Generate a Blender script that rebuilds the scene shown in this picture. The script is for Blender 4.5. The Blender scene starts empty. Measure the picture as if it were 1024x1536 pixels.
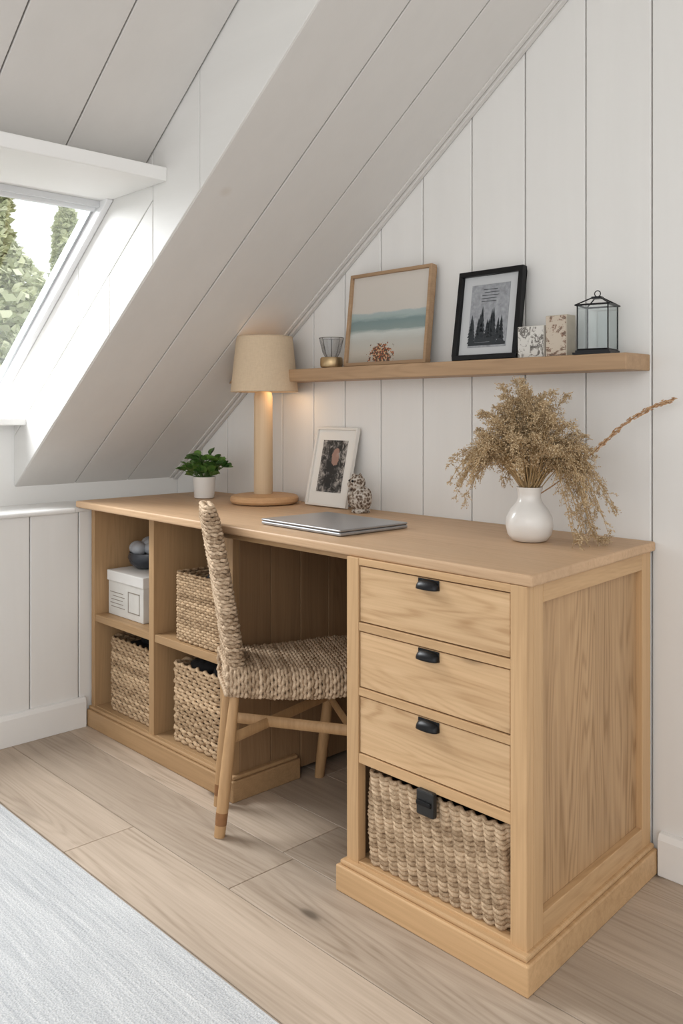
import bpy, math, random
from mathutils import Vector, Matrix
random.seed(7)
R=random.random
def U(a,b): return a+(b-a)*R()
scene=bpy.context.scene
COL=scene.collection

# ---------------------------------------------------------------- materials
def nm(name):
    m=bpy.data.materials.new(name); m.use_nodes=True
    nt=m.node_tree; nt.nodes.clear()
    o=nt.nodes.new('ShaderNodeOutputMaterial')
    b=nt.nodes.new('ShaderNodeBsdfPrincipled')
    nt.links.new(b.outputs[0],o.inputs[0])
    return m,nt,b,o
def node(nt,t,**k):
    n=nt.nodes.new(t)
    for a,v in k.items(): setattr(n,a,v)
    return n
def math_(nt,op,a,b=None,c=None):
    n=nt.nodes.new('ShaderNodeMath'); n.operation=op
    for i,x in enumerate((a,b,c)):
        if x is None: continue
        if isinstance(x,(int,float)): n.inputs[i].default_value=x
        else: nt.links.new(x,n.inputs[i])
    return n.outputs[0]
def mix(nt,fac,a,b,bt='MIX'):
    n=nt.nodes.new('ShaderNodeMix'); n.data_type='RGBA'; n.blend_type=bt
    def s(sock,x):
        if isinstance(x,(int,float)): sock.default_value=x
        elif isinstance(x,(tuple,list)): sock.default_value=(*x[:3],1)
        else: nt.links.new(x,sock)
    s(n.inputs[0],fac); s(n.inputs[6],a); s(n.inputs[7],b)
    return n.outputs[2]
def ramp(nt,fac,stops,interp='LINEAR'):
    n=nt.nodes.new('ShaderNodeValToRGB'); cr=n.color_ramp; cr.interpolation=interp
    while len(cr.elements)<len(stops): cr.elements.new(.5)
    for e,(p,c) in zip(cr.elements,stops):
        e.position=p; e.color=(*c,1) if len(c)==3 else c
    nt.links.new(fac,n.inputs[0]); return n.outputs[0]
def noise(nt,vec,scale=1,detail=3,rough=.5,dist=0):
    n=nt.nodes.new('ShaderNodeTexNoise')
    n.inputs['Scale'].default_value=scale; n.inputs['Detail'].default_value=detail
    n.inputs['Roughness'].default_value=rough; n.inputs['Distortion'].default_value=dist
    if vec is not None: nt.links.new(vec,n.inputs['Vector'])
    return n.outputs[0]
def mapping(nt,vec,scale):
    n=nt.nodes.new('ShaderNodeMapping'); n.inputs['Scale'].default_value=scale
    nt.links.new(vec,n.inputs[0]); return n.outputs[0]
def bump(nt,b,h,strength=.2,dist=.002):
    n=nt.nodes.new('ShaderNodeBump'); n.inputs['Strength'].default_value=strength
    n.inputs['Distance'].default_value=dist
    nt.links.new(h,n.inputs['Height']); nt.links.new(n.outputs[0],b.inputs['Normal'])
def simple(name,col,rough=.5,metal=0,var=0,vs=30,bmp=0,coat=0):
    m,nt,b,o=nm(name)
    tc=node(nt,'ShaderNodeTexCoord')
    b.inputs['Roughness'].default_value=rough; b.inputs['Metallic'].default_value=metal
    n=noise(nt,tc.outputs['Object'],vs,3)
    c=mix(nt,n,tuple(max(0,x*(1-var)) for x in col),tuple(min(1,x*(1+var)) for x in col))
    nt.links.new(c,b.inputs['Base Color'])
    if bmp: bump(nt,b,n,bmp,.002)
    if coat: b.inputs['Coat Weight'].default_value=coat
    return m
_wood={}
TONES={
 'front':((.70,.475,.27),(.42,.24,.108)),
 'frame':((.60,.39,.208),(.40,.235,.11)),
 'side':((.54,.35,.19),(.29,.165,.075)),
 'top':((.61,.41,.25),(.44,.275,.155)),
 'book_shaded':((.45,.285,.148),(.30,.18,.085)),  # bookcase: same honey wood, darkened so its colour carries the shade
 'knee_shaded':((.33,.205,.11),(.19,.11,.055)),  # kneehole side: under-desk shade put into the wood colour
 'dark_shaded':((.26,.16,.088),(.17,.10,.05)),  # back and inner panels: deepest interior shade put into the colour
 'shelf':((.46,.30,.175),(.27,.165,.09)),
 'pale':((.66,.50,.33),(.54,.38,.23)),
 'lampbase':((.62,.38,.20),(.46,.26,.12)),
 'pole':((.50,.31,.155),(.32,.18,.08)),
 'floor':((.50,.405,.32),(.29,.22,.16)),
}
def wood(tone,axis,contour=.35,knots=0,rough=.5,freq=1.0,lines=175):
    key=(tone,axis,contour,knots)
    if key in _wood: return _wood[key]
    L,D=TONES[tone]
    m,nt,b,o=nm('wood_%s_%s'%(tone,axis))
    tc=node(nt,'ShaderNodeTexCoord'); oi=node(nt,'ShaderNodeObjectInfo'); ge=node(nt,'ShaderNodeNewGeometry')
    rnd=math_(nt,'ADD',math_(nt,'MULTIPLY',oi.outputs['Random'],13.7),math_(nt,'MULTIPLY',ge.outputs['Random Per Island'],29.3))
    cx=node(nt,'ShaderNodeCombineXYZ')
    for i in range(3): nt.links.new(rnd,cx.inputs[i])
    va=node(nt,'ShaderNodeVectorMath',operation='ADD')
    nt.links.new(tc.outputs['Object'],va.inputs[0]); nt.links.new(cx.outputs[0],va.inputs[1])
    v=va.outputs[0]
    i='XYZ'.index(axis)
    def sc(a,c):
        s=[c,c,c]; s[i]=a; return tuple(s)
    nA=noise(nt,mapping(nt,v,sc(.72*freq,7.5*freq)),1,3,.38,.15)
    con=math_(nt,'SINE',math_(nt,'MULTIPLY',nA,lines))
    con=math_(nt,'MULTIPLY_ADD',con,.5,.5)
    con=math_(nt,'POWER',con,2.2)
    nM=noise(nt,mapping(nt,v,sc(1.5,9)),1,2,.5)
    nF=noise(nt,mapping(nt,v,sc(8,120)),1,2,.6)
    con=math_(nt,'MULTIPLY',con,ramp(nt,nM,[(.36,(.15,.15,.15)),(.62,(1,1,1))]))
    con=math_(nt,'MULTIPLY',con,ramp(nt,nF,[(.35,(.35,.35,.35)),(.6,(1,1,1))]))
    nB=noise(nt,mapping(nt,v,sc(5,210)),1,3,.6)
    nD=noise(nt,mapping(nt,v,sc(1.4,52)),1,3,.55)
    nC=noise(nt,mapping(nt,v,sc(.9,4)),1,2,.5)
    fib=ramp(nt,nB,[(.35,(0,0,0)),(.7,(1,1,1))])
    st=ramp(nt,nD,[(.35,(0,0,0)),(.7,(1,1,1))])
    fac=math_(nt,'ADD',math_(nt,'MULTIPLY',con,contour),math_(nt,'ADD',math_(nt,'MULTIPLY',fib,.22),math_(nt,'MULTIPLY',st,.34)))
    c=mix(nt,fac,L,D)
    tone_=math_(nt,'MULTIPLY_ADD',nC,.5,.75)
    g=node(nt,'ShaderNodeCombineColor')
    for k in range(3): nt.links.new(tone_,g.inputs[k])
    c=mix(nt,.8,c,g.outputs[0],'MULTIPLY')
    if knots:
        vo=node(nt,'ShaderNodeTexVoronoi'); vo.inputs['Scale'].default_value=1
        nt.links.new(mapping(nt,v,sc(2.6,6.5)),vo.inputs['Vector'])
        k=ramp(nt,vo.outputs['Distance'],[(.0,(1,1,1)),(.05,(.9,.9,.9)),(.10,(.18,.18,.18)),(.22,(0,0,0))])
        c=mix(nt,math_(nt,'MULTIPLY',k,knots),c,tuple(x*.35 for x in D))
    if tone=='floor':
        rp=math_(nt,'MULTIPLY_ADD',ge.outputs['Random Per Island'],.24,.86)
        g2=node(nt,'ShaderNodeCombineColor')
        for k in range(3): nt.links.new(rp,g2.inputs[k])
        c=mix(nt,1,c,g2.outputs[0],'MULTIPLY')
    nt.links.new(c,b.inputs['Base Color'])
    b.inputs['Roughness'].default_value=rough
    b.inputs['Specular IOR Level'].default_value=.35
    bump(nt,b,math_(nt,'ADD',nB,math_(nt,'MULTIPLY',con,.3)),.15,.001)
    _wood[key]=m; return m
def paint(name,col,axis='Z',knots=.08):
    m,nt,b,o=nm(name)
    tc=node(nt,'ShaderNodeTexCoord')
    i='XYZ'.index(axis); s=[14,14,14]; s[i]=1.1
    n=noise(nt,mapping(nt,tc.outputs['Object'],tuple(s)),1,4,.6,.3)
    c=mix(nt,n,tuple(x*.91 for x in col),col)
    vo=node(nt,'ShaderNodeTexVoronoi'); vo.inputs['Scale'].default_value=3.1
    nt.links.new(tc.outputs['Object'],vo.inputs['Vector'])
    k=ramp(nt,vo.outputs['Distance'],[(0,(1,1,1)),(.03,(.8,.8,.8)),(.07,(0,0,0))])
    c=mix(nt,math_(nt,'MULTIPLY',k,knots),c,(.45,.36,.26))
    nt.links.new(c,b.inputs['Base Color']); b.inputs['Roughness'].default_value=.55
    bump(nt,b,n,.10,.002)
    return m
def wicker(name,L,D,fs=420):
    m,nt,b,o=nm(name)
    tc=node(nt,'ShaderNodeTexCoord'); ge=node(nt,'ShaderNodeNewGeometry')
    n=noise(nt,tc.outputs['Object'],90,3,.6)
    n2=noise(nt,tc.outputs['Object'],fs,2,.6)
    f=math_(nt,'ADD',math_(nt,'MULTIPLY',n,.6),math_(nt,'ADD',math_(nt,'MULTIPLY',n2,.35),math_(nt,'MULTIPLY',ge.outputs['Random Per Island'],.22)))
    c=ramp(nt,f,[(.38,D),(.75,L)])
    nt.links.new(c,b.inputs['Base Color']); b.inputs['Roughness'].default_value=.8
    b.inputs['Specular IOR Level'].default_value=.25
    bump(nt,b,n2,.6,.002)
    return m
def glassy(name,tint=(.9,.95,.95),gl=.12,fr=.6):
    m,nt,b,o=nm(name); nt.nodes.remove(b)
    t=node(nt,'ShaderNodeBsdfTransparent'); t.inputs[0].default_value=(*tint,1)
    g=node(nt,'ShaderNodeBsdfGlossy'); g.inputs['Roughness'].default_value=.03
    lw=node(nt,'ShaderNodeLayerWeight'); lw.inputs[0].default_value=.3
    f=math_(nt,'MULTIPLY_ADD',lw.outputs['Fresnel'],fr,gl*.4)
    mx=node(nt,'ShaderNodeMixShader')
    nt.links.new(f,mx.inputs[0]); nt.links.new(t.outputs[0],mx.inputs[1]); nt.links.new(g.outputs[0],mx.inputs[2])
    nt.links.new(mx.outputs[0],o.inputs[0]); return m

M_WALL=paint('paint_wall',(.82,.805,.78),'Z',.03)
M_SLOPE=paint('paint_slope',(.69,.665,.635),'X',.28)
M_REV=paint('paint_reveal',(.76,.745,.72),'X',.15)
M_TRIM=simple('paint_trim',(.82,.81,.79),.45,0,.02,8)
M_GAP=simple('gap_shadow',(.20,.18,.16),.9)
M_BLACK=simple('black_metal',(.012,.012,.013),.35,.6,.2,40)
M_WHITECER=simple('white_ceramic',(.76,.735,.70),.3,0,.03,20,0,.3)

# ---------------------------------------------------------------- mesh builder
class MB:
    def __init__(s,T=None): s.v=[]; s.f=[]; s.T=T
    def add(s,vs,fs):
        o=len(s.v)
        if s.T: vs=[s.T(*p) for p in vs]
        s.v+= [tuple(p) for p in vs]; s.f+=[tuple(i+o for i in f) for f in fs]
    def box(s,x0,x1,y0,y1,z0,z1):
        s.add([(x0,y0,z0),(x1,y0,z0),(x1,y1,z0),(x0,y1,z0),(x0,y0,z1),(x1,y0,z1),(x1,y1,z1),(x0,y1,z1)],
              [(0,3,2,1),(4,5,6,7),(0,1,5,4),(1,2,6,5),(2,3,7,6),(3,0,4,7)])
    def prism(s,poly,a0,a1,plane='xz'):
        n=len(poly)
        if plane=='xz': f=lambda p,a:(p[0],a,p[1])
        elif plane=='xy': f=lambda p,a:(p[0],p[1],a)
        else: f=lambda p,a:(a,p[0],p[1])
        vs=[f(p,a0) for p in poly]+[f(p,a1) for p in poly]
        fs=[tuple(range(n)),tuple(range(2*n-1,n-1,-1))]+[(i,i+n,(i+1)%n+n,(i+1)%n) for i in range(n)]
        s.add(vs,fs)
    def tube(s,pts,rad,n=6,closed=False,ref=(.13,.21,.97),flat=1.0):
        pts=[Vector(p) for p in pts]; N=len(pts); ref=Vector(ref)
        if not isinstance(rad,(list,tuple)): rad=[rad]*N
        vs=[]
        for i,p in enumerate(pts):
            if closed: t=pts[(i+1)%N]-pts[i-1]
            else: t=pts[min(i+1,N-1)]-pts[max(i-1,0)]
            if t.length<1e-9: t=Vector((0,0,1))
            t.normalize(); a=t.cross(ref)
            if a.length<1e-4: a=t.cross(Vector((1,0,0)))
            a.normalize(); b=a.cross(t)
            for k in range(n):
                q=2*math.pi*k/n
                vs.append(p+a*math.cos(q)*rad[i]*flat+b*math.sin(q)*rad[i])
        fs=[]
        for i in range(N if closed else N-1):
            j=(i+1)%N
            for k in range(n):
                l=(k+1)%n; fs.append((i*n+k,j*n+k,j*n+l,i*n+l))
        if not closed: fs.append(tuple(range(n))); fs.append(tuple(range(N*n-1,N*n-n-1,-1)))
        s.add([tuple(v) for v in vs],fs)
    def lathe(s,prof,c=(0,0,0),n=40,jit=None):
        vs=[];fs=[];N=len(prof)
        for r,z in prof:
            for k in range(n):
                a=2*math.pi*k/n; rr=r*(jit(a,z) if jit else 1)
                vs.append((c[0]+rr*math.cos(a),c[1]+rr*math.sin(a),c[2]+z))
        for i in range(N-1):
            for k in range(n):
                l=(k+1)%n; fs.append((i*n+k,i*n+l,(i+1)*n+l,(i+1)*n+k))
        if prof[0][0]>0: fs.append(tuple(range(n-1,-1,-1)))
        if prof[-1][0]>0: fs.append(tuple(range((N-1)*n,N*n)))
        s.add(vs,fs)
    def blob(s,c,r,nu=14,nv=10,f=None):
        vs=[];fs=[]
        for i in range(nv+1):
            th=math.pi*i/nv
            for k in range(nu):
                a=2*math.pi*k/nu
                d=(math.sin(th)*math.cos(a),math.sin(th)*math.sin(a),math.cos(th))
                m=f(d) if f else 1
                vs.append((c[0]+r[0]*d[0]*m,c[1]+r[1]*d[1]*m,c[2]+r[2]*d[2]*m))
        for i in range(nv):
            for k in range(nu):
                l=(k+1)%nu; fs.append((i*nu+k,(i+1)*nu+k,(i+1)*nu+l,i*nu+l))
        s.add(vs,fs)
    def obj(s,name,mat,parent=None,smooth=None,bevel=0,seg=2,solid=0,loc=None):
        me=bpy.data.meshes.new(name); me.from_pydata(s.v,[],s.f); me.validate(); me.update()
        ob=bpy.data.objects.new(name,me); COL.objects.link(ob)
        mats=mat if isinstance(mat,list) else [mat]
        for m in mats: me.materials.append(m)
        import bmesh
        bm=bmesh.new(); bm.from_mesh(me)
        bmesh.ops.remove_doubles(bm,verts=bm.verts,dist=1e-6)
        bmesh.ops.recalc_face_normals(bm,faces=bm.faces); bm.to_mesh(me); bm.free()
        if smooth:
            me.polygons.foreach_set('use_smooth',[True]*len(me.polygons))
            if smooth!=True: me.set_sharp_from_angle(angle=math.radians(smooth))
        if solid:
            md=ob.modifiers.new('s','SOLIDIFY'); md.thickness=solid; md.offset=0
        if bevel:
            md=ob.modifiers.new('b','BEVEL'); md.width=bevel; md.segments=seg; md.limit_method='ANGLE'; md.angle_limit=math.radians(40)
        if parent: ob.parent=parent
        if loc: ob.location=loc
        return ob
def empty(name,loc=(0,0,0),rot=(0,0,0)):
    e=bpy.data.objects.new(name,None); COL.objects.link(e); e.location=loc; e.rotation_euler=rot
    e.empty_display_size=.05; return e

# ---------------------------------------------------------------- camera
H=1.063
cam=bpy.data.cameras.new('camera'); co=bpy.data.objects.new('camera',cam); COL.objects.link(co)
co.location=(0,0,H); co.rotation_euler=(math.radians(90),0,math.asin(.7236))
cam.sensor_fit='VERTICAL'; cam.sensor_height=36; cam.lens=1323/1536*36; cam.shift_y=-153/1536
cam.clip_start=.02
scene.camera=co

# ---------------------------------------------------------------- room shell
W=1.93; XK=-2.964; SL=.738; th=math.atan(SL); CT,ST=math.cos(th),math.sin(th)
Z0=.95+SL*(XK+2.76)
def zs(x,off=0): return .95+off+SL*(x+2.76)
YE=1.278
XTOP=(2.5-.95)/SL-2.76
seams=[-3.1,-2.96,-2.79,-2.63,-2.47,-2.315,-2.156,-2.008,-1.851,-1.683,-1.506,-1.332,-1.155,-.983]
x=-.983
while x<1.6: x+=.172; seams.append(x)
b=MB()
g=.0018
for a,c in zip(seams[:-1],seams[1:]):
    a=max(a,XK-.1)
    za,zc=min(zs(a,.012),2.5),min(zs(c,.012),2.5)
    b.prism([(a+g,0),(c-g,0),(c-g,zc),(a+g,za)],W,W+.02)
wb=b.obj('wall_back',M_WALL,bevel=.0025)
b=MB(); b.prism([(XK-.1,0),(1.6,0),(1.6,2.5),(XTOP,2.5),(XK-.1,zs(XK-.1))],W+.012,W+.05)
b.obj('wall_backing',M_GAP,parent=wb)
def TS(s,y,n): return (XK+s*CT-n*ST, y, Z0+s*ST+n*CT)
send=(2.5-Z0)/ST
b=MB(TS)
ys=[YE+.0,1.50,1.712,W-.004]
for a,c in zip(ys[:-1],ys[1:]): b.box(-.02,send,a+g,c-g,0,.02)
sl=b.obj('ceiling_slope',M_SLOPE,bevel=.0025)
b=MB(TS); b.box(-.02,send,YE+.01,W,.014,.05); b.obj('slope_backing',M_GAP,parent=sl)
N1=.30*CT
b=MB(TS)
s_lo=1.172
s2=(2.5-Z0-N1*CT)/ST
for a,c in ((1.041,YE-.004),(.82,1.041),(.60,.82),(.42,.60)): b.box(s_lo,s2,a+g,c-g,N1,N1+.02)
yy=.42
while yy>-1.6: b.box(-.35,s2,yy-.22+g,yy-g,N1,N1+.02); yy-=.22
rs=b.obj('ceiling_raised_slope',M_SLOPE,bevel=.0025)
b=MB(TS); b.box(s_lo,s2,.42,YE,N1+.014,N1+.05); b.box(-.35,s2,-1.6,.42,N1+.014,N1+.05); b.obj('raised_backing',M_GAP,parent=rs)
b=MB()
cuts=[-2.964,-2.658,-2.31,-2.076,-1.856,-1.5,XTOP]
def strip(x0,x1,o0,o1):
    b.prism([(x0+g*.7,zs(x0,o0)+g),(x1-g*.7,zs(x1,o0)+g),(x1-g*.7,zs(x1,o1)-g),(x0+g*.7,zs(x0,o1)-g)],YE-.002,YE+.02)
for a,c in zip(cuts[:-1],cuts[1:]):
    if a<-2.1: strip(a,c,0,.175)
strip(-2.076,-1.856,0,.34); strip(-1.856,XTOP,0,.34)
strip(-2.964,-2.5,.175,.46); strip(-2.5,-2.076,.175,.46)
b.prism([(-3.27,1.02),(-2.966,1.02),(-2.966,zs(-2.966,.46)),(-3.27,zs(-3.27,.46))],YE-.002,YE+.02)
rv=b.obj('wall_window_reveal',M_REV,bevel=.002)
b=MB(); b.prism([(-2.964,zs(-2.964)+.01),(XTOP,2.5),(XTOP,2.8),(-2.964,zs(-2.964,.45))],YE+.006,YE+.03)
b.obj('reveal_backing',M_GAP,parent=rv)
b=MB(); b.prism([(-3.3,1.0),(-2.2,zs(-2.2,N1/CT)),(-2.2,zs(-2.2,.44)),(-3.3,zs(-3.3,.44)+.05)],.40,.42)
b.obj('reveal_far_side',M_TRIM,parent=rv)
b=MB()
ysm=[1.93,1.745,1.575,1.405,1.236,1.066,.896,.726,.556,.386,.216,.046,-.124,-.294,-.6,-.9,-1.2,-1.6]
for a,c in zip(ysm[1:],ysm[:-1]): b.box(-2.77,-2.75,a+g,c-g,0,.725)
kw=b.obj('wall_knee',M_WALL,bevel=.0025)
b=MB(); b.box(-2.80,-2.762,-1.6,W,0,.725); b.box(XK-.03,-2.762,-1.6,W,.60,.725)
b.box(XK-.03,XK,-1.6,YE,.72,1.015); b.box(XK-.03,XK,YE,W,.72,Z0+.02)
b.obj('knee_upper',M_TRIM,parent=kw)
b=MB(); b.box(XK,-2.738,-1.6,W-.001,.722,.736)
b.tube([(-2.742,-1.6,.729),(-2.742,1.385,.729)],.009,10)
b.obj('trim_ledge',M_TRIM,bevel=.002,smooth=40)
b=MB(); b.box(-3.27,-2.868,.42,YE,1.012,1.036); b.obj('trim_window_sill',M_TRIM,bevel=.004)
b=MB(); b.prism([(-2.75,0),(-2.733,0),(-2.733,.085),(-2.738,.098),(-2.75,.10)],-1.6,1.425); b.obj('baseboard_left',M_TRIM,bevel=.0015)
b=MB(); b.prism([(W,0),(W-.018,0),(W-.018,.082),(W-.012,.095),(W,.097)],-.960,1.6,'yz'); b.obj('baseboard_right',M_TRIM,bevel=.0015)
b=MB(); b.box(XTOP-.45,1.6,-1.6,W+.03,2.5,2.54); b.obj('ceiling',M_TRIM)
b=MB(TS); b.box(.0,send,W-.018,W-.002,-.012,0.001); b.box(0,send,W-.036,W-.0205,-.005,.001)
b.obj('trim_slope',M_SLOPE,bevel=.002)
b=MB(); b.box(-2.375,-2.005,.40,YE-.001,1.668,1.705); b.obj('trim_window_head',M_TRIM,bevel=.004)
# window
win=empty('window_1')
NG=.42*CT
b=MB(TS)
sb,st_=-.12,1.06
M_WF=simple('window_frame_white',(.80,.80,.80),.4)
b.box(sb,st_,YE-.022,YE-.003,NG-.045,NG+.03); b.box(sb,st_,.42,.442,NG-.045,NG+.03)
b.box(sb,sb+.05,.442,YE-.022,NG-.045,NG+.03); b.box(st_-.018,st_,.442,YE-.022,NG-.01,NG+.03)
b.obj('frame',M_WF,parent=win,bevel=.003)
b=MB(TS)
b.box(sb+.05,st_-.018,YE-.030,YE-.023,NG-.012,NG+.02); b.box(sb+.05,st_-.018,.443,.452,NG-.012,NG+.02)
b.obj('gasket',simple('gasket_grey',(.42,.43,.44),.5),parent=win)
b=MB(TS); b.box(sb+.03,st_-.01,.43,YE-.02,NG+.002,NG+.006); b.obj('pane',glassy('pane_glass',(.99,1,1),.03,.12),parent=win)
b=MB(); b.box(-2.40,-2.33,.45,YE-.02,1.650,1.6675); b.tube([(-2.352,.45,1.650),(-2.352,YE-.03,1.650)],.011,12)
b.obj('blind_cassette',simple('blind_grey',(.66,.67,.68),.4),parent=win,smooth=40)

# floor planks
b=MB()
y=W+.001; i=0
while y>-1.9:
    y0=y-.19; x=-2.82-U(0,1.2)
    while x<1.6:
        L=U(1.2,2.0); a=max(x,-2.80); c=min(x+L,1.6)
        if c>a+.01: b.box(a+.0007,c-.0007,y0+.0007,y-.0007,-.012,0)
        x+=L
    y=y0
fl=b.obj('floor',wood('floor','X',.5,.9,.5,.8,140),bevel=.0012,seg=1)
b=MB(); b.box(-2.85,1.6,-1.9,W+.04,-.05,-.010); b.obj('subfloor',simple('subfloor_dark',(.12,.09,.06),.9),parent=fl)

# rug
def rugmat():
    m,nt,bb,o=nm('rug_woven'); tc=node(nt,'ShaderNodeTexCoord'); v=tc.outputs['Object']
    a=noise(nt,mapping(nt,v,(5,170,1)),1,3,.6); a2=noise(nt,mapping(nt,v,(1.5,22,1)),1,3,.6)
    w=noise(nt,mapping(nt,v,(330,260,1)),1,1,.5)
    f=math_(nt,'ADD',math_(nt,'MULTIPLY',a,.38),math_(nt,'ADD',math_(nt,'MULTIPLY',a2,.20),math_(nt,'MULTIPLY',w,.48)))
    c=ramp(nt,f,[(.36,(.37,.385,.41)),(.53,(.55,.56,.575)),(.70,(.76,.76,.76))])
    nt.links.new(c,bb.inputs['Base Color']); bb.inputs['Roughness'].default_value=.95
    bump(nt,bb,f,1,.005); return m
b=MB(); b.box(-2.62,.7,-1.5,.97,.0005,.009); b.obj('area_rug',rugmat(),bevel=.003)

# ---------------------------------------------------------------- desk
desk=empty('desk')
def TD(x,y,z):
    k=min(1,max(0,(x+1.411)/.47))
    return (x-(y-1.362)/.565*.044*k,y,z)
def part(name,x0,x1,y0,y1,z0,z1,mat,bevel=.0015,T=TD):
    b=MB(T); b.box(x0,x1,y0,y1,z0,z1); return b.obj(name,mat,parent=desk,bevel=bevel)
b=MB(); b.prism([(-2.744,1.39),(-.925,1.362),(-.9714,1.928),(-2.744,1.928)],.738,.760,'xy')
b.obj('top',wood('top','X',.3),parent=desk,bevel=.005,seg=3)
FX=wood('frame','X',.25); FZ=wood('frame','Z',.25); FY=wood('frame','Y',.25)
xl,xr=-1.411,-.936
part('stile_l',xl,-1.375,1.362,1.386,.066,.738,FZ)
part('stile_r',-.9725,xr,1.362,1.386,.066,.738,FZ)
for n_,(a,c) in enumerate(((.7225,.738),(.579,.5975),(.437,.4545),(.289,.3105),(.066,.074))):
    part('rail_%d'%n_,-1.375,-.9725,1.363,1.386,a,c,FX)
DR=[(.5995,.7205),(.4565,.577),(.3125,.435)]
for n_,(a,c) in enumerate(DR):
    part('drawer_front_%d'%n_,-1.3722,-.9753,1.3655,1.382,a+.0004,c-.0004,wood('front','X',.55,.6),.0014)
    part('drawer_box_%d'%n_,-1.368,-.985,1.383,1.85,a+.01,c-.012,FY,.001)
DS=wood('dark_shaded','Z',.2); DX=wood('dark_shaded','X',.2)
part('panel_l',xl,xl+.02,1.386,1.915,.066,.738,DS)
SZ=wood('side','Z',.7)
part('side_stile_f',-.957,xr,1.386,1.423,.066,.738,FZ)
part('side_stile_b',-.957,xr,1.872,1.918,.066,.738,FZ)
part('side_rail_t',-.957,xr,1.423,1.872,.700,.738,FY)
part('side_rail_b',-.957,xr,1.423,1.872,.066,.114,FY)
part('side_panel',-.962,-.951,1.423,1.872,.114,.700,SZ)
part('cabinet_floor',xl+.02,-.965,1.386,1.911,.06,.072,FX)
part('plinth',-1.424,-.920,1.340,1.922,0,.057,FX,.003)
part('plinth_bead',-1.418,-.927,1.347,1.919,.057,.068,FX,.004)
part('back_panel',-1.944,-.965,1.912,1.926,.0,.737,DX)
BX=wood('book_shaded','X',.25); BZ=wood('book_shaded','Z',.25)
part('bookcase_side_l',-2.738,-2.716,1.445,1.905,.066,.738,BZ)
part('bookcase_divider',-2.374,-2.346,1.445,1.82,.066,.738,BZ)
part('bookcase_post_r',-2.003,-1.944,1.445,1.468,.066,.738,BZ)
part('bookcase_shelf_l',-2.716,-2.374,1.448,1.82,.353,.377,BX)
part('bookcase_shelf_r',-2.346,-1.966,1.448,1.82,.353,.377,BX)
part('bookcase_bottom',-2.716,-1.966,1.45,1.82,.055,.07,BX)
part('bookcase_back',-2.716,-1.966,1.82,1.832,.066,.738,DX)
for i_ in range(4):
    y0=1.468+i_*.111
    part('bookcase_side_r_%d'%i_,-1.964,-1.945,y0+.0008,y0+.1102,0.02,.738,wood('knee_shaded','Z',.35),.002)
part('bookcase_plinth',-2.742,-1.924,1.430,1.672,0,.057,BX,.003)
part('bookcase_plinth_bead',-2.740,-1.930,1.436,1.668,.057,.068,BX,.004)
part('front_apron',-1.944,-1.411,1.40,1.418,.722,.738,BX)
def pull(zc,idx):
    b=MB(); x0,y0=-1.174,1.3655
    hx,h,d=.027,.018,.017; NA,NB=22,8; vs=[];fs=[]
    for i in range(NA+1):
        a=-math.pi/2+math.pi*i/NA; ca=max(0,math.cos(a))**.40
        for j in range(NB+1):
            q=math.pi/2*j/NB
            vs.append((x0+hx*math.sin(a),y0-d*ca*math.cos(q),zc-.010+h*ca*math.sin(q)))
    for i in range(NA):
        for j in range(NB):
            k=i*(NB+1)+j; fs.append((k,k+1,k+NB+2,k+NB+1))
    b.add(vs,fs)
    b.obj('cup_pull_%d'%idx,M_BLACK,parent=desk,smooth=True,solid=.002)
    b=MB(); b.box(x0-.028,x0+.028,y0-.0025,y0,zc-.011,zc+.010); b.obj('pull_plate_%d'%idx,M_BLACK,parent=desk,bevel=.003)
for i,(a,c) in enumerate(DR): pull(c-.011,i)

# ---------------------------------------------------------------- woven things
M_WK=wicker('wicker_natural',(.64,.46,.29),(.20,.12,.06))
M_WK2=wicker('wicker_seagrass',(.68,.51,.345),(.23,.145,.08))
M_SEAT=wicker('woven_cord',(.66,.50,.35),(.21,.13,.07),300)
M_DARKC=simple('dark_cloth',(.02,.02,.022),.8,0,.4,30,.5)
def rrect(hx,hy,r,step):
    pts=[]
    r=min(r,hx*.95,hy*.95)
    segs=[((hx,-hy+r),(hx,hy-r),(1,0)),((hx-r,hy),(-hx+r,hy),(0,1)),((-hx,hy-r),(-hx,-hy+r),(-1,0)),((-hx+r,-hy),(hx-r,-hy),(0,-1))]
    cen=[(hx-r,hy-r),(-hx+r,hy-r),(-hx+r,-hy+r),(hx-r,-hy+r)]
    for k,(a,c,n) in enumerate(segs):
        L=math.hypot(c[0]-a[0],c[1]-a[1]); m=max(1,int(L/step))
        for i in range(m+1):
            t=i/m; pts.append((a[0]+(c[0]-a[0])*t,a[1]+(c[1]-a[1])*t,n[0],n[1]))
        m=max(1,int(r*1.57/step)); a0=k*math.pi/2
        for i in range(1,m):
            q=a0+math.pi/2*i/m
            pts.append((cen[k][0]+r*math.cos(q),cen[k][1]+r*math.sin(q),math.cos(q),math.sin(q)))
    return pts
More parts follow.
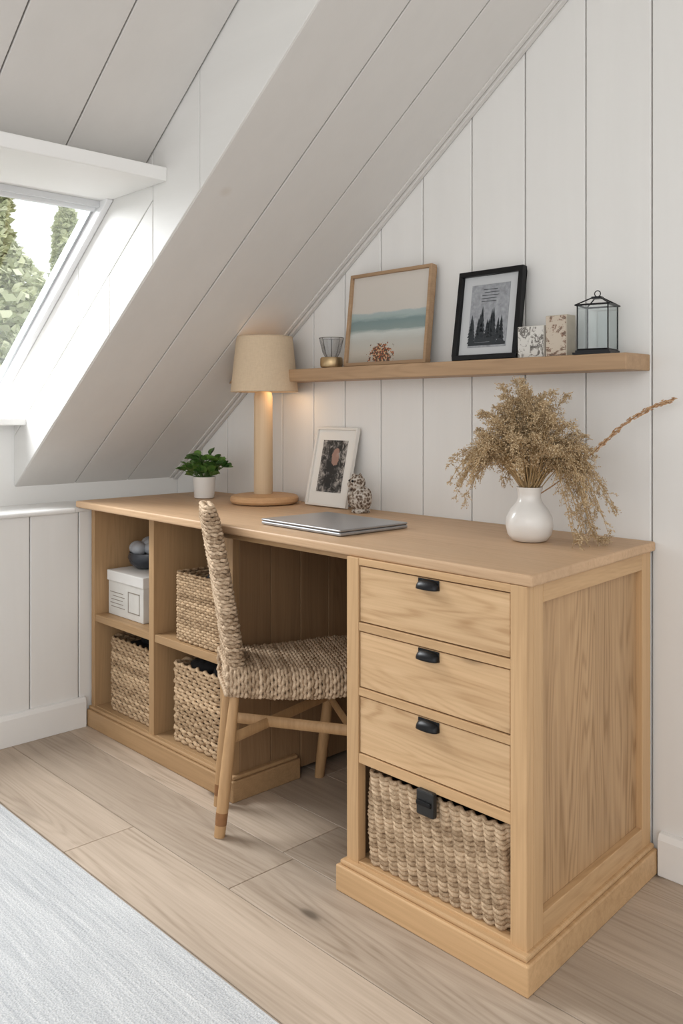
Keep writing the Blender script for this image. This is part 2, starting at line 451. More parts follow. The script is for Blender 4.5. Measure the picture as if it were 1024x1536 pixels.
def woven_loops(b,loops,rad,period,amp,flat=1.0,step=None,n=6,alt=math.pi,side=.25):
    for idx,(c,A,B,ha,hb,r) in enumerate(loops):
        c=Vector(c);A=Vector(A);B=Vector(B)
        base=rrect(ha,hb,r,step or period/6)
        P=[];s=0;prev=None
        for (x,y,nx,ny) in base:
            if prev: s+=math.hypot(x-prev[0],y-prev[1])
            prev=(x,y); P.append((x,y,nx,ny,s))
        per=s/max(1,round(s/period))
        ph=idx*alt
        N=A.cross(B)
        pts=[]
        for x,y,nx,ny,s_ in P:
            o=amp*math.sin(2*math.pi*s_/per+ph)+U(-.0005,.0005)
            pts.append(c+A*(x+nx*o)+B*(y+ny*o)+N*(U(-.0006,.0006)+amp*side*math.cos(2*math.pi*s_/per+ph)))
        b.tube(pts,[rad*U(.88,1.08) for _ in pts],n,True,ref=tuple(N))
def basket(name,x0,x1,y0,y1,z0,z1,rad,period,amp,mat,fill=True,alt=math.pi,T=None,side=.25):
    e=empty(name)
    b=MB(T); rows=int(round((z1-z0)/(rad*1.75))); L=[]
    for i in range(rows):
        z=z0+rad+(z1-z0-2*rad)*i/(rows-1)
        L.append((((x0+x1)/2,(y0+y1)/2,z),(1,0,0),(0,1,0),(x1-x0)/2-rad-amp,(y1-y0)/2-rad-amp,.018))
    woven_loops(b,L,rad,period,amp,alt=alt,side=side)
    b.obj('weave',mat,parent=e,smooth=True)
    i_=rad*2+amp*2
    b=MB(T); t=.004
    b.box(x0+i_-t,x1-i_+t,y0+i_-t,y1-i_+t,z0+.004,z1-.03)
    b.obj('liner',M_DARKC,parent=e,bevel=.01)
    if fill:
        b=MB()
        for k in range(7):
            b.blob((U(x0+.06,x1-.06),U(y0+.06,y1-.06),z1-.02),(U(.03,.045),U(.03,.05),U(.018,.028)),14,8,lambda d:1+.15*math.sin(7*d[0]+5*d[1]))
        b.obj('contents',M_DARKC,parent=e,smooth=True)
    return e
big=basket('wicker_basket',-1.369,-.981,1.368,1.80,.0745,.276,.0056,.0275,.0046,M_WK2,False,alt=.35,T=TD,side=.5)
b=MB(); b.box(-1.198,-1.152,1.352,1.366,.240,.292); b.obj('tab_handle',simple('black_leather',(.012,.012,.012),.45,0,.2,60),parent=big,bevel=.004)
b=MB(); b.box(-1.194,-1.156,1.347,1.353,.262,.272); b.obj('tab_clasp',M_BLACK,parent=big,bevel=.002)
basket('wicker_basket',-2.262,-2.024,1.458,1.76,.3785,.582,.0046,.026,.0032,M_WK)
basket('wicker_basket',-2.285,-2.024,1.462,1.78,.0715,.308,.0062,.040,.0045,M_WK,alt=2.4,side=.8)
basket('wicker_basket',-2.668,-2.39,1.465,1.78,.0715,.312,.0056,.034,.004,M_WK,alt=2.4,side=.8)

# storage box + bowl
bx=empty('storage_box')
M_PB=simple('printed_card',(.66,.64,.60),.7,0,.15,18)
b=MB(); b.box(-2.700,-2.478,1.488,1.70,.3775,.500); b.obj('body',M_PB,parent=bx,bevel=.002)
b=MB(); b.box(-2.704,-2.474,1.484,1.704,.490,.525); b.obj('lid',simple('card_white',(.74,.72,.69),.7,0,.05,12),parent=bx,bevel=.003)
b=MB()
for k in range(5): b.box(-2.69+U(0,.02),-2.61+U(0,.03),1.4868,1.488,.405+k*.012,.4072+k*.012)
b.box(-2.57,-2.50,1.4868,1.488,.40,.403); b.box(-2.57,-2.50,1.4868,1.488,.465,.468); b.box(-2.572,-2.569,1.4868,1.488,.40,.468); b.box(-2.503,-2.50,1.4868,1.488,.40,.468)
b.obj('label_print',simple('ink_brown',(.30,.26,.22),.8),parent=bx)
bw=empty('glass_bowl'); bcx=-2.628
b=MB(); b.lathe([(.028,0),(.045,.004),(.062,.018),(.070,.038),(.066,.055),(.062,.055),(.066,.038),(.058,.02),(.02,.008)],(bcx,1.60,.5255),36)
b.obj('bowl',simple('dark_ceramic',(.035,.04,.05),.25,0,.2,30),parent=bw,smooth=50)
b=MB()
for k in range(11): b.blob((bcx+U(-.034,.034),1.60+U(-.034,.034),.5255+.060+U(0,.022)),(.028,.028,.024),12,8)
b.obj('contents',simple('pebble_grey',(.38,.40,.43),.5,0,.25,25),parent=bw,smooth=True)

# ---------------------------------------------------------------- chair
ch=empty('woven_dining_chair')
d=Vector((.5,.866,0)); w=Vector((-.866,.5,0)); up=Vector((0,0,1))
rc=Vector((-1.893,1.332,0))
b=MB(); loops=[]
nrow=42
for i in range(nrow):
    s=.035+.37*i/(nrow-1); hw=.103+.060*min(1,s/.3)
    if i>nrow-5: hw-= .006*(i-nrow+5)
    sag=-.009*math.sin(math.pi*i/(nrow-1))
    loops.append((rc+d*s+up*(.384+sag),w,up,hw,.034,.024))
woven_loops(b,loops,.0054,.023,.0030,alt=2.2,side=.5)
b.obj('seat_weave',M_SEAT,parent=ch,smooth=True)
b=MB(); 
b.prism([tuple((rc+d*.045-w*.095).xy),tuple((rc+d*.39-w*.145).xy),tuple((rc+d*.39+w*.145).xy),tuple((rc+d*.045+w*.095).xy)],.355,.400,'xy')
b.obj('seat_core',M_SEAT,parent=ch,bevel=.006)
b=MB(); loops=[]
nb=51
def backc(z):
    t=(z-.40)/.41
    return rc+d*(.062-.068*max(0,t)**1.15)+w*(-.014)
for i in range(nb):
    z=.350+.468*i/(nb-1); t=i/(nb-1)
    th_=.018-.003*t; hw=.084
    if t>.93: th_*=1-(t-.93)*5; hw-=(t-.93)*.3
    loops.append((backc(z)+up*z,w,d,hw,th_,.015))
woven_loops(b,loops,.0054,.021,.0026,alt=2.2,side=.5)
b.obj('back_weave',M_SEAT,parent=ch,smooth=True)
PW=wood('pole','Z',.2)
feet=[Vector((-1.80,1.297,0)),Vector((-1.945,1.399,0)),Vector((-1.897,1.72,0)),Vector((-1.562,1.538,0))]
tops=[rc+d*.060-w*.078,rc+d*.060+w*.066,rc+d*.36+w*.125,rc+d*.36-w*.125]
b=MB()
for f,t in zip(feet,tops):
    t=t+up*.372
    pts=[f.lerp(t,k/8) for k in range(9)]
    b.tube(pts,[.0125+.0035*math.sin(math.pi*min(1,k/8+.15)) for k in range(9)],12)
for sgn in (-1,1):
    b.tube([backc(z)+w*(sgn*.066)+up*z for z in (.36,.45,.55,.65,.75,.79)],.008,10)
b.obj('legs',PW,parent=ch,smooth=50)
b=MB()
for f,t in zip(feet[:2],tops[:2]):
    t=t+up*.372; b.tube([f.lerp(t,q) for q in (0,.05,.1,.16)],[.0132,.0142,.0152,.0158],12)
b.obj('leg_caps',simple('cane_wrap',(.26,.12,.045),.5,0,.3,60),parent=ch,smooth=50)
def leg(i,z):
    t=tops[i]+up*.372; q=z/.372; return feet[i].lerp(t,q)
b=MB()
def strap(a,c): b.tube([a,a.lerp(c,.5),c],.0145,8,ref=(0,0,1),flat=.5)
strap(leg(0,.235),leg(2,.25)); strap(leg(1,.24),leg(3,.25)); strap(leg(2,.25),leg(3,.24))
b.obj('stretchers',PW,parent=ch,smooth=50)

# ---------------------------------------------------------------- table lamp
lx,ly=-2.250,1.800; ZT=.7603
lp=empty('table_lamp')
b=MB(); b.lathe([(.085,0),(.106,.003),(.111,.010),(.111,.019),(.105,.026),(.09,.029),(.03,.031)],(lx,ly,ZT),56)
b.obj('base',wood('lampbase','X',.15),parent=lp,smooth=35)
b=MB(); b.lathe([(.030,.03),(.031,.05),(.0305,.18),(.030,.345),(.027,.36),(.012,.365),(.008,.41)],(lx-.006,ly,ZT),36)
b.obj('column',wood('pale','Z',.1),parent=lp,smooth=35)
def shademat():
    m,nt,bb,o=nm('linen_shade'); tc=node(nt,'ShaderNodeTexCoord')
    n=noise(nt,mapping(nt,tc.outputs['Object'],(260,260,60)),1,2,.6)
    n2=noise(nt,mapping(nt,tc.outputs['Object'],(60,60,420)),1,2,.6)
    f=math_(nt,'MULTIPLY_ADD',n,.5,math_(nt,'MULTIPLY',n2,.5))
    c=mix(nt,f,(.58,.44,.295),(.78,.63,.45))
    nt.links.new(c,bb.inputs['Base Color']); bb.inputs['Roughness'].default_value=.9
    tr=node(nt,'ShaderNodeBsdfTranslucent'); nt.links.new(c,tr.inputs[0])
    mx=node(nt,'ShaderNodeMixShader'); mx.inputs[0].default_value=.10
    nt.links.new(bb.outputs[0],mx.inputs[1]); nt.links.new(tr.outputs[0],mx.inputs[2]); nt.links.new(mx.outputs[0],o.inputs[0])
    return m
b=MB(); N=64; vs=[];fs=[]
prof=[(.1085,1.122),(.1085,1.126),(.0905,1.296),(.0905,1.300)]
for r,z in prof:
    for k in range(N):
        a=2*math.pi*k/N; vs.append((lx+r*math.cos(a),ly+r*math.sin(a),z))
for i in range(3):
    for k in range(N): l=(k+1)%N; fs.append((i*N+k,i*N+l,(i+1)*N+l,(i+1)*N+k))
b.add(vs,fs); b.obj('shade',shademat(),parent=lp,smooth=True,solid=.002)
b=MB()
for r,z in ((.1085,1.123),(.0905,1.299)):
    b.tube([(lx+r*math.cos(2*math.pi*k/48),ly+r*math.sin(2*math.pi*k/48),z) for k in range(48)],.002,6,True,ref=(0,0,1))
b.obj('shade_rims',simple('rim_linen',(.58,.45,.31),.8),parent=lp,smooth=True)
b=MB()
for k in range(3):
    a=k*2.094; b.tube([(lx,ly,1.285),(lx+.09*math.cos(a),ly+.09*math.sin(a),1.295)],.0015,5)
b.tube([(lx,ly,1.15),(lx,ly,1.285)],.004,8)
b.obj('harp',M_BLACK,parent=lp)
me,nt,bb,o=nm('bulb_glow'); bb.inputs['Emission Color'].default_value=(1,.72,.42,1); bb.inputs['Emission Strength'].default_value=2; bb.inputs['Base Color'].default_value=(1,.9,.8,1)
b=MB(); b.blob((lx+.0,ly,1.205),(.024,.024,.032),16,10); b.obj('bulb',me,parent=lp,smooth=True)
L=bpy.data.lights.new('lamp_bulb_light','POINT'); L.energy=.34; L.color=(1,.68,.38); L.shadow_soft_size=.03
lo=bpy.data.objects.new('lamp_bulb_light',L); COL.objects.link(lo); lo.location=(lx+.070,ly+.025,1.138); lo.parent=lp

# ---------------------------------------------------------------- potted plant
pp=empty('potted_plant'); px,py=-2.520,1.752
b=MB(); b.lathe([(.030,0),(.034,.003),(.038,.06),(.039,.074),(.035,.074),(.034,.06),(.001,.058)],(px,py,ZT),40)
b.obj('pot',M_WHITECER,parent=pp,smooth=40)
b=MB(); b.lathe([(.0345,.060),(.02,.066),(.001,.067)],(px,py,ZT),20); b.obj('soil',simple('soil',(.05,.03,.02),.9),parent=pp)
def leafmesh(b,base,dirv,L,Wd,curl=.3,nrm=None,cup=.25):
    dirv=Vector(dirv).normalized(); side=dirv.cross(Vector((0,0,1)))
    if side.length<.05: side=Vector((1,0,0))
    side.normalize(); side=(Matrix.Rotation(U(-.7,.7),3,dirv)@side); nn=side.cross(dirv).normalized()
    n=6; vs=[];fs=[]
    for i in range(n+1):
        t=i/n; wd=Wd*math.sin(math.pi*min(1,t*.93+.05))**.7
        c=Vector(base)+dirv*L*t-Vector((0,0,1))*curl*L*t*t
        for k,q in enumerate((-1,-.5,0,.5,1)): vs.append(tuple(c+side*wd*q+nn*cup*wd*(q*q)))
    for i in range(n):
        for k in range(4): o=i*5+k; fs.append((o,o+1,o+6,o+5))
    b.add(vs,fs)
b=MB(); bs=MB()
for k in range(54):
    a=U(0,6.283); el=U(.35,1.5); L_=U(.03,.088)
    dv=Vector((math.cos(a)*math.cos(el),math.sin(a)*math.cos(el),math.sin(el)))
    p0=Vector((px,py,ZT+.062))+Vector((math.cos(a),math.sin(a),0))*U(0,.015)
    p1=p0+dv*L_; bs.tube([p0,p0.lerp(p1,.5)+Vector((0,0,.004)),p1],.0013,5)
    for q in range(3):
        a2=a+U(-1.2,1.2); e2=U(.0,1.1)
        leafmesh(b,p1,(math.cos(a2)*math.cos(e2),math.sin(a2)*math.cos(e2),math.sin(e2)),U(.024,.042),U(.011,.017),.2)
def leafmat(name,c0,c1,rough=.4):
    m,nt,bb,o=nm(name); ge=node(nt,'ShaderNodeNewGeometry')
    c=mix(nt,ge.outputs['Random Per Island'],c0,c1); nt.links.new(c,bb.inputs['Base Color']); bb.inputs['Roughness'].default_value=rough
    return m
b.obj('leaves',leafmat('leaf_green',(.035,.10,.02),(.13,.25,.05)),parent=pp,smooth=True)
bs.obj('stems',simple('stem_green',(.10,.18,.05),.6),parent=pp)

# ---------------------------------------------------------------- framed things
def lean_empty(name,x,y,z,tilt):
    return empty(name,(x,y,z),(-tilt,0,0))
def frame_obj(e,Wd,Hh,bw,depth,fm):
    b=MB()
    b.box(0,Wd,-depth,0,0,bw); b.box(0,Wd,-depth,0,Hh-bw,Hh); b.box(0,bw,-depth,0,bw,Hh-bw); b.box(Wd-bw,Wd,-depth,0,bw,Hh-bw)
    b.obj('frame',fm,parent=e,bevel=.0015)
def plate(e,name,x0,x1,z0,z1,y,mat,t=.001):
    b=MB(); b.box(x0,x1,y-t,y,z0,z1); return b.obj(name,mat,parent=e)
def seamat():
    m,nt,bb,o=nm('seascape_painting'); tc=node(nt,'ShaderNodeTexCoord')
    sp=node(nt,'ShaderNodeSeparateXYZ'); nt.links.new(tc.outputs['Generated'],sp.inputs[0])
    n=noise(nt,mapping(nt,tc.outputs['Generated'],(3,1,14)),1,5,.65,.4)
    z=math_(nt,'ADD',sp.outputs[2],math_(nt,'MULTIPLY',math_(nt,'SUBTRACT',n,.5),.10))
    c=ramp(nt,z,[(0,(.36,.31,.25)),(.12,(.47,.43,.37)),(.25,(.46,.45,.41)),(.33,(.52,.54,.51)),(.38,(.22,.28,.27)),(.47,(.18,.25,.25)),(.52,(.33,.40,.39)),(.56,(.36,.42,.42)),(.58,(.56,.52,.47)),(1,(.62,.57,.515))])
    n2=noise(nt,mapping(nt,tc.outputs['Generated'],(26,1,22)),1,3,.6)
    dx=math_(nt,'SUBTRACT',sp.outputs[0],.44); dz=math_(nt,'SUBTRACT',sp.outputs[2],.08)
    r=math_(nt,'SQRT',math_(nt,'ADD',math_(nt,'MULTIPLY',dx,math_(nt,'MULTIPLY',dx,.8)),math_(nt,'MULTIPLY',dz,dz)))
    msk=math_(nt,'LESS_THAN',math_(nt,'ADD',r,math_(nt,'MULTIPLY',n2,.36)),.30)
    fc=ramp(nt,noise(nt,mapping(nt,tc.outputs['Generated'],(40,1,40)),1,1),[(.38,(.07,.05,.03)),(.50,(.36,.08,.03)),(.58,(.50,.36,.20))],'CONSTANT')
    c=mix(nt,msk,c,fc)
    nt.links.new(c,bb.inputs['Base Color']); bb.inputs['Roughness'].default_value=.5; return m
ZSH=1.1925
e=lean_empty('framed_seascape_painting',-1.943,1.884,ZSH+.0005,math.atan(.030/.28))
frame_obj(e,.327,.282,.010,.022,wood('shelf','X',.15)); plate(e,'canvas',.009,.318,.009,.273,-.010,seamat(),.003)
e=lean_empty('framed_forest_print',-1.520,1.878,ZSH+.0005,math.atan(.034/.24))
frame_obj(e,.208,.243,.014,.018,M_BLACK)
plate(e,'mat_board',.013,.195,.013,.230,-.006,simple('mat_board_white',(.54,.55,.56),.8))
plate(e,'print_sky',.042,.166,.035,.205,-.0072,simple('print_grey',(.30,.31,.33),.8,0,.5,90))
b=MB()
for k in range(15):
    cx_=U(.050,.160); hh=U(.05,.10); z0=.045+U(0,.02); wd_=hh*.17; n=6
    for j in range(n):
        zb=z0+hh*j/n*.9; ww=wd_*(1-j/n)+.002
        b.prism([(cx_-ww,zb),(cx_+ww,zb),(cx_,zb+hh/n*1.8)],-.0086-.00002*k,-.0083)
b.box(.044,.164,-.0086,-.0083,.040,.048)
for k in range(5): b.box(.075+U(0,.01),.135-U(0,.01),-.0086,-.0083,.190-k*.008,.1915-k*.008)
b.obj('print_trees',simple('print_black',(.03,.035,.04),.8),parent=e)
e=lean_empty('framed_portrait_print',-2.114,1.868,ZT+.0005,math.atan(.052/.235))
frame_obj(e,.184,.250,.007,.014,simple('frame_offwhite',(.76,.73,.68),.5))
plate(e,'mat_board',.006,.178,.006,.244,-.006,simple('mat_board_cream',(.78,.76,.72),.8))
def portmat():
    m,nt,bb,o=nm('portrait_print'); tc=node(nt,'ShaderNodeTexCoord'); G=tc.outputs['Generated']
    sp=node(nt,'ShaderNodeSeparateXYZ'); nt.links.new(G,sp.inputs[0])
    n=noise(nt,mapping(nt,G,(6,1,8)),1,5,.7,.8)
    dx=math_(nt,'SUBTRACT',sp.outputs[0],.52); dz=math_(nt,'MULTIPLY',math_(nt,'SUBTRACT',sp.outputs[2],.42),.55)
    r=math_(nt,'SQRT',math_(nt,'ADD',math_(nt,'MULTIPLY',dx,dx),math_(nt,'MULTIPLY',dz,dz)))
    nn=math_(nt,'ADD',n,math_(nt,'MULTIPLY',math_(nt,'SUBTRACT',r,.34),.5))
    c=ramp(nt,nn,[(.42,(.02,.02,.02)),(.52,(.09,.085,.08)),(.60,(.30,.28,.26)),(.72,(.52,.49,.46))])
    dx2=math_(nt,'SUBTRACT',sp.outputs[0],.58); dz2=math_(nt,'MULTIPLY',math_(nt,'SUBTRACT',sp.outputs[2],.68),.9)
    r2=math_(nt,'SQRT',math_(nt,'ADD',math_(nt,'MULTIPLY',dx2,dx2),math_(nt,'MULTIPLY',dz2,dz2)))
    msk=math_(nt,'LESS_THAN',math_(nt,'ADD',r2,math_(nt,'MULTIPLY',n,.2)),.25)
    c=mix(nt,math_(nt,'MULTIPLY',msk,.7),c,(.46,.28,.22))
    nt.links.new(c,bb.inputs['Base Color']); bb.inputs['Roughness'].default_value=.7; return m
plate(e,'print',.036,.148,.045,.210,-.0072,portmat())

# figurine
fg=empty('owl_figurine'); fx,fy=-1.845,1.838
def spk():
    m,nt,bb,o=nm('speckled_stone'); tc=node(nt,'ShaderNodeTexCoord')
    v=node(nt,'ShaderNodeTexVoronoi'); v.inputs['Scale'].default_value=130; nt.links.new(tc.outputs['Object'],v.inputs['Vector'])
    n=noise(nt,tc.outputs['Object'],90,3)
    c=ramp(nt,math_(nt,'ADD',math_(nt,'MULTIPLY',v.outputs['Distance'],.6),math_(nt,'MULTIPLY',n,.5)),[(.38,(.08,.045,.025)),(.52,(.26,.20,.15)),(.66,(.60,.55,.49))])
    nt.links.new(c,bb.inputs['Base Color']); bb.inputs['Roughness'].default_value=.6
    bump(nt,bb,v.outputs['Distance'],.8,.004); return m
MS=spk()
b=MB(); b.blob((fx,fy,ZT+.040),(.034,.032,.041),28,20,lambda q:1+.05*math.sin(14*q[2])*math.sin(9*math.atan2(q[1],q[0])))
b.lathe([(.026,0),(.028,.004),(.022,.012)],(fx,fy,ZT),28)
b.blob((fx-.008,fy-.006,ZT+.088),(.025,.024,.024),24,16,lambda q:1+.04*math.sin(16*q[2]))
b.obj('body',MS,parent=fg,smooth=True)
b=MB()
for sx in (-.014,.012): b.lathe([(.008,0),(.005,.008),(.0005,.013)],(fx-.008+sx,fy-.006,ZT+.104),12)
b.blob((fx-.026,fy-.022,ZT+.082),(.006,.006,.008),10,8)
for sx in (-1,1): b.blob((fx+sx*.030,fy-.004,ZT+.045),(.008,.020,.030),14,10)
b.obj('ears_wings',MS,parent=fg,smooth=True)
b=MB(); b.blob((fx-.022,fy-.024,ZT+.094),(.004,.004,.004),8,6); b.blob((fx-.004,fy-.030,ZT+.094),(.004,.004,.004),8,6)
b.obj('eyes',M_BLACK,parent=fg,smooth=True)

# laptop
lt=empty('laptop')
def TL(x,y,z):
    a=math.radians(-2.0); cx_,cy_=-1.675,1.568; dx,dy=x-cx_,y-cy_
    return (cx_+dx*math.cos(a)-dy*math.sin(a),cy_+dx*math.sin(a)+dy*math.cos(a),z)
M_AL=simple('aluminium',(.42,.425,.44),.38,.75,.03,10)
b=MB(TL); b.box(-1.832,-1.518,1.452,1.684,.7615,.770); b.obj('base',M_AL,parent=lt,bevel=.003)
b=MB(TL); b.box(-1.832,-1.518,1.452,1.684,.771,.7765); b.obj('lid',M_AL,parent=lt,bevel=.0025)
b=MB(TL); b.box(-1.829,-1.521,1.456,1.681,.769,.772); b.obj('seam',M_BLACK,parent=lt)
b=MB(TL)
for x_ in (-1.81,-1.54):
    for y_ in (1.47,1.665): b.box(x_-.008,x_+.008,y_-.004,y_+.004,.7601,.7625)
b.obj('feet',M_BLACK,parent=lt)

# ---------------------------------------------------------------- vase + dried flowers
vs_=empty('vase_with_dried_flowers'); vx,vy=-1.176,1.722
b=MB()
prof=[(.030,0),(.040,.003),(.050,.016),(.0545,.036),(.052,.056),(.043,.074),(.031,.088),(.0265,.098),(.0265,.110),(.030,.122),(.0305,.125),(.028,.125),(.0245,.112),(.0245,.098),(.03,.085),(.001,.06)]
b.lathe(prof,(vx,vy,ZT),48); b.obj('vase',M_WHITECER,parent=vs_,smooth=60)
b=MB(); sd=MB()
def octa(mb,p,r,l,dirv):
    dirv=Vector(dirv).normalized(); a=dirv.cross(Vector((.3,.2,.9)));
    if a.length<.01:a=Vector((1,0,0))
    a.normalize(); c=dirv.cross(a); p=Vector(p)
    mb.add([tuple(q) for q in (p-dirv*l,p+a*r,p+c*r,p-a*r,p-c*r,p+dirv*l)],[(0,2,1),(0,3,2),(0,4,3),(0,1,4),(5,1,2),(5,2,3),(5,3,4),(5,4,1)])
RV=Vector((.6902,.7236,0)); FV=Vector((-.7236,.6902,0))
def plume(az,reach,rise,droop,plen,dens=1.0,bl=.030,pw=1.0,seedn=6):
    base=Vector((vx+U(-.012,.012),vy+U(-.012,.012),ZT+.10))
    hd=Vector((math.cos(az),math.sin(az),0)); N=16; pts=[]
    for i in range(N+1):
        t=i/N
        z=rise*(1-(1-t)**1.5) - droop*max(0,t-.4)**1.6*3.0
        pts.append(base+hd*reach*t**pw+Vector((0,0,z)))
        if pts[-1].y>W-.012: pts[-1].y=W-.012
        if pts[-1].z<ZT+.015: pts[-1].z=ZT+.015
    b.tube(pts,[.0012*(1-.6*i/N) for i in range(N+1)],5)
    st0=int(N*(1-plen))
    for i in range(st0,N):
        for k in range(int(3*dens)+1):
            t=R(); p=pts[i].lerp(pts[i+1],t); ax=(pts[i+1]-pts[i]).normalized()
            r=Vector((U(-1,1),U(-1,1),U(-.8,.9)))
            f=(i-st0+t)/(N-st0); l=bl*(1-.65*f)*U(.6,1.4)
            dv=(ax*.9+r*.95).normalized()
            mid=p+dv*l*.5; e_=p+dv*l+Vector((U(-.2,.2)*l,U(-.2,.2)*l,-.22*l))
            if e_.y>W-.006: continue
            b.tube([p,mid,e_],[.0006,.0005,.0003],3)
            for q in range(seedn):
                tt=.25+.75*(q+R())/seedn
                s_=(p.lerp(mid,tt*2) if tt<.5 else mid.lerp(e_,tt*2-1))+Vector((U(-1,1),U(-1,1),U(-1,1)))*.0034
                octa(sd,s_,U(.0009,.0016),U(.0020,.0034),dv+Vector((U(-1,1),U(-1,1),U(-1,1)))*.7)
for k in range(96):
    az=U(0,6.283)
    q=R()**.75
    reach=.015+.150*q
    rise=U(.17,.275)*(1-.38*q*q)
    if math.sin(az)>.4: reach*=.85
    plume(az,reach,rise,U(.0,.07)*q,U(.48,.70),1.0,.042,1.05,7)
for k in range(20):
    az=math.atan2(RV.y,RV.x)+U(-1.1,.15); plume(az,U(.12,.20),U(.14,.21),U(.12,.27),.64,1.0,.038,1.1)
for k in range(13):
    az=math.atan2(-RV.y,-RV.x)+U(-.6,.7); plume(az,U(.13,.185),U(.15,.21),U(.05,.14),.58,1.0,.038,1.05)
b.obj('stems',simple('straw_stem',(.40,.27,.13),.8),parent=vs_)
sd.obj('seeds',leafmat('dried_seed',(.34,.23,.12),(.68,.53,.34),.8),parent=vs_)
b=MB(); sd=MB(); p0=Vector((vx+.01,vy,ZT+.10)); 
pE=p0+RV*.305-FV*.06+Vector((0,0,.228))
pts=[p0.lerp(pE,k/14)+Vector((0,0,.014*math.sin(math.pi*k/14)-.012*math.sin(2*math.pi*k/14))) for k in range(15)]
b.tube(pts,.0015,6)
for i in range(6,14):
    ax=(pts[i+1]-pts[i]).normalized()
    for k in range(30):
        p=pts[i].lerp(pts[i+1],R())+Vector((U(-1,1),U(-1,1),U(-1,1)))*.0046
        octa(sd,p,.0017,.005,ax+Vector((U(-1,1),U(-1,1),U(-1,1)))*.35)
b.obj('ear_stem',simple('straw_stem_dark',(.30,.16,.07),.8),parent=vs_)
sd.obj('ear_seeds',leafmat('dried_seed_rust',(.36,.20,.10),(.58,.38,.22),.8),parent=vs_)

# ---------------------------------------------------------------- shelf & things on it
b=MB()
zL=1.154; 
def shx(z): return (z-.95)/SL-2.76+.012
b.prism([(shx(zL),zL),(-.986,zL),(-.986,1.192),(shx(1.192),1.192)],1.818,W-.001); b.obj('wall_shelf',wood('shelf','X',.3),bevel=.0025)
cg=empty('candle_holder'); cx_,cy_=-2.008,1.872
b=MB(); b.lathe([(.024,0),(.033,.003),(.035,.010),(.035,.030),(.032,.034),(.005,.035)],(cx_,cy_,ZSH),36); b.obj('brass_base',simple('antique_brass',(.50,.36,.20),.35,.8,.2,40),parent=cg,smooth=40)
b=MB(); b.lathe([(.018,.035),(.026,.050),(.031,.070),(.037,.094)],(cx_,cy_,ZSH),36)
b.f=[f for f in b.f if len(f)==4]
b.obj('glass',glassy('clear_glass',(.80,.81,.82),.2,.5),parent=cg,smooth=True)
b=MB()
for k in range(8):
    a=k*math.pi/4; b.tube([(cx_+r*math.cos(a),cy_+r*math.sin(a),ZSH+z) for r,z in ((.019,.035),(.027,.050),(.032,.070),(.038,.094))],.0009,5)
b.tube([(cx_+.038*math.cos(2*math.pi*k/32),cy_+.038*math.sin(2*math.pi*k/32),ZSH+.094) for k in range(32)],.001,5,True,ref=(0,0,1))
b.obj('wires',simple('pewter',(.18,.17,.16),.4,.8),parent=cg)
def floral(name,bg,fg1):
    m,nt,bb,o=nm(name); tc=node(nt,'ShaderNodeTexCoord')
    n=noise(nt,tc.outputs['Object'],45,5,.7,1.2); n2=noise(nt,tc.outputs['Object'],22,2)
    f=math_(nt,'MULTIPLY',n,math_(nt,'MULTIPLY_ADD',n2,.8,.6))
    c=ramp(nt,f,[(.50,bg),(.55,fg1),(.61,tuple(x*.4 for x in fg1)),(.67,bg)])
    nt.links.new(c,bb.inputs['Base Color']); bb.inputs['Roughness'].default_value=.6; return m
a1=empty('art_block'); b=MB(); b.box(-1.300,-1.222,1.852,1.885,ZSH,ZSH+.079); b.obj('block',simple('canvas_edge',(.66,.63,.58),.7),parent=a1,bevel=.0015)
b=MB(); b.box(-1.298,-1.224,1.8508,1.852,ZSH+.002,ZSH+.077); b.obj('picture',floral('floral_mono',(.66,.64,.60),(.22,.20,.18)),parent=a1)
a2=empty('art_block'); b=MB(); b.box(-1.214,-1.155,1.846,1.885,ZSH,ZSH+.100); b.obj('block',simple('canvas_edge_warm',(.50,.44,.36),.7,0,.2,40),parent=a2,bevel=.0015)
b=MB(); b.box(-1.212,-1.157,1.8448,1.846,ZSH+.002,ZSH+.098); b.obj('picture',floral('floral_sepia',(.56,.48,.39),(.27,.16,.11)),parent=a2)
# lantern
ln=empty('glass_lantern',(-1.086,1.868,ZSH),(0,0,math.radians(12)))
h=.036; zt=.116; b=MB()
b.box(-.045,.045,-.045,.045,0,.005); b.box(-.040,.040,-.040,.040,.005,.010)
for sx in (-1,1):
    for sy in (-1,1): b.tube([(sx*h,sy*h,.008),(sx*h,sy*h,zt)],.0017,6)
for z in (.012,zt):
    for s_ in (-1,1):
        b.tube([(-h,s_*h,z),(h,s_*h,z)],.0019,6); b.tube([(s_*h,-h,z),(s_*h,h,z)],.0019,6)
for sx in (-1,1):
    for sy in (-1,1): b.tube([(sx*(h+.004),sy*(h+.004),zt),(sx*.010,sy*.010,zt+.018)],.0017,6)
for s_ in (-1,1):
    b.tube([(-h-.004,s_*(h+.004),zt),(h+.004,s_*(h+.004),zt)],.002,6); b.tube([(s_*(h+.004),-h-.004,zt),(s_*(h+.004),h+.004,zt)],.002,6)
b.box(-.011,.011,-.011,.011,zt+.016,zt+.021)
b.tube([(.007*math.cos(2*math.pi*k/20),0,zt+.028+.007*math.sin(2*math.pi*k/20)) for k in range(20)],.0012,6,True,ref=(0,1,0))
b.obj('wire_frame',M_BLACK,parent=ln)
b=MB()
for s_ in (-1,1):
    b.box(-h,h,s_*h-.0004,s_*h+.0004,.012,zt); b.box(s_*h-.0004,s_*h+.0004,-h,h,.012,zt)
b.obj('panes',glassy('lantern_glass',(.95,.97,.97),.1,.3),parent=ln)

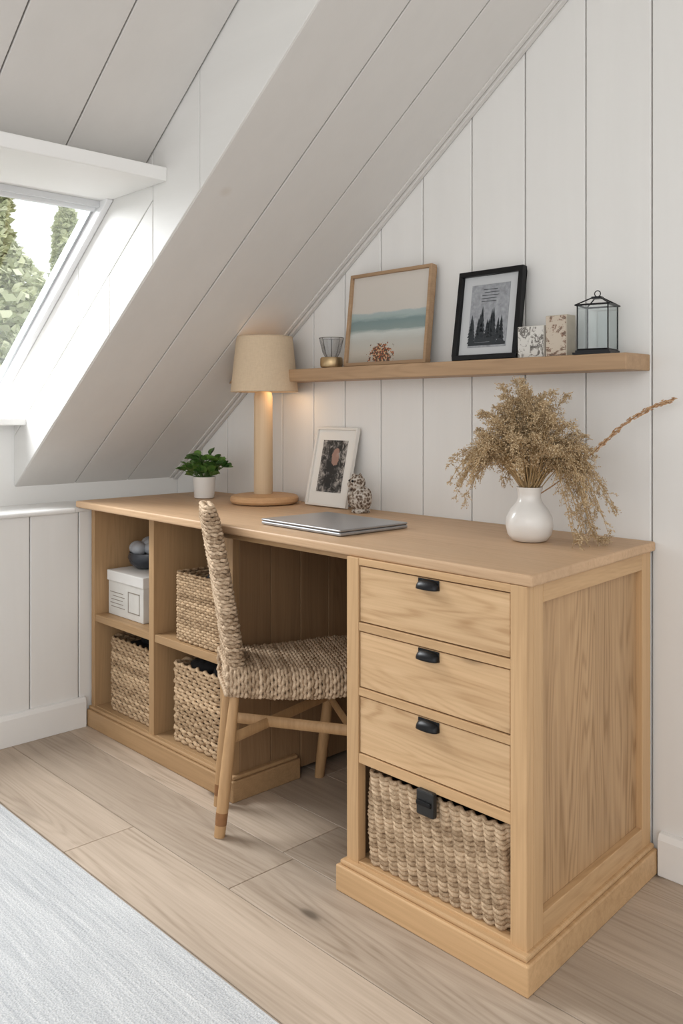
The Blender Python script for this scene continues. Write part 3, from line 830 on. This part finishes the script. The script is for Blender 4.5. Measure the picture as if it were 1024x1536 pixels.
# ---------------------------------------------------------------- outside
def tree(x,y,z0,z1,r,n,seed):
    rr=random.Random(seed); e=empty('conifer_tree'); b=MB()
    for k in range(n):
        t=rr.random()**1.1; z=z0+(z1-z0)*t
        lay=.75+.25*math.cos(z*5+seed)
        rad=r*(1-t)**.75*lay*math.sqrt(rr.uniform(.2,1)); a=rr.uniform(0,6.283)
        c=Vector((x+rad*math.cos(a),y+rad*math.sin(a),z-rad*.25)); s=rr.uniform(.03,.08)
        u=Vector((rr.uniform(-1,1),rr.uniform(-1,1),rr.uniform(-.5,.5))).normalized()*s; v=Vector((rr.uniform(-1,1),rr.uniform(-1,1),rr.uniform(-1,.3))).normalized()*s*.7
        b.v+=[tuple(c-u),tuple(c+v),tuple(c+u),tuple(c-v)]; o=len(b.v)-4; b.f.append((o,o+1,o+2,o+3))
    b.obj('foliage',leafmat('foliage_%d'%seed,(.36,.40,.22),(.88,.90,.64),.9),parent=e)  # foliage colour paled to carry bright, overexposed daylight
    b=MB(); b.tube([(x,y,-3),(x,y,z0+(z1-z0)*.9)],[.12,.02],8); b.obj('trunk',simple('bark_%d'%seed,(.12,.08,.05),.9),parent=e)
for i,(tx,ty,zt_,r_) in enumerate(((-8.7,3.45,3.85,1.65),(-9.6,4.75,3.45,1.15),(-10.5,5.6,2.6,1.2),(-8.0,2.0,3.9,1.5),(-9,.6,3.8,1.5),(-12.5,5.2,3.2,2.0),(-11.5,4.2,3.0,1.8))):
    tree(tx,ty,-1.0,zt_,r_,22000,i+1)
b=MB(); b.box(-40,-3.6,-20,25,-3.1,-3.0); b.obj('ground',simple('lawn',(.20,.25,.12),.9,0,.4,3))

# ---------------------------------------------------------------- light
wd=bpy.data.worlds.new('world'); scene.world=wd; wd.use_nodes=True; nt=wd.node_tree
bg=nt.nodes['Background']; bg.inputs[0].default_value=(.975,.985,.99,1); bg.inputs[1].default_value=1.38
def area(name,loc,tgt,sx,sy,e,col=(1,1,1)):
    L=bpy.data.lights.new(name,'AREA'); L.shape='RECTANGLE'; L.size=sx; L.size_y=sy; L.energy=e; L.color=col
    o=bpy.data.objects.new(name,L); COL.objects.link(o); o.location=loc
    o.rotation_euler=(Vector(tgt)-Vector(loc)).to_track_quat('-Z','Y').to_euler(); return o
area('skylight_daylight',(-3.25,.85,1.95),(-1.6,.9,.4),.9,.9,60,(.97,.985,1))
area('room_fill_area',(.6,-1.3,2.0),(-1.8,1.6,.7),1.6,1.4,14,(1,.985,.96))  # added area light behind the camera for soft direction; no window modelled
scene.view_settings.view_transform='Standard'
scene.view_settings.look='None'
scene.view_settings.exposure=0
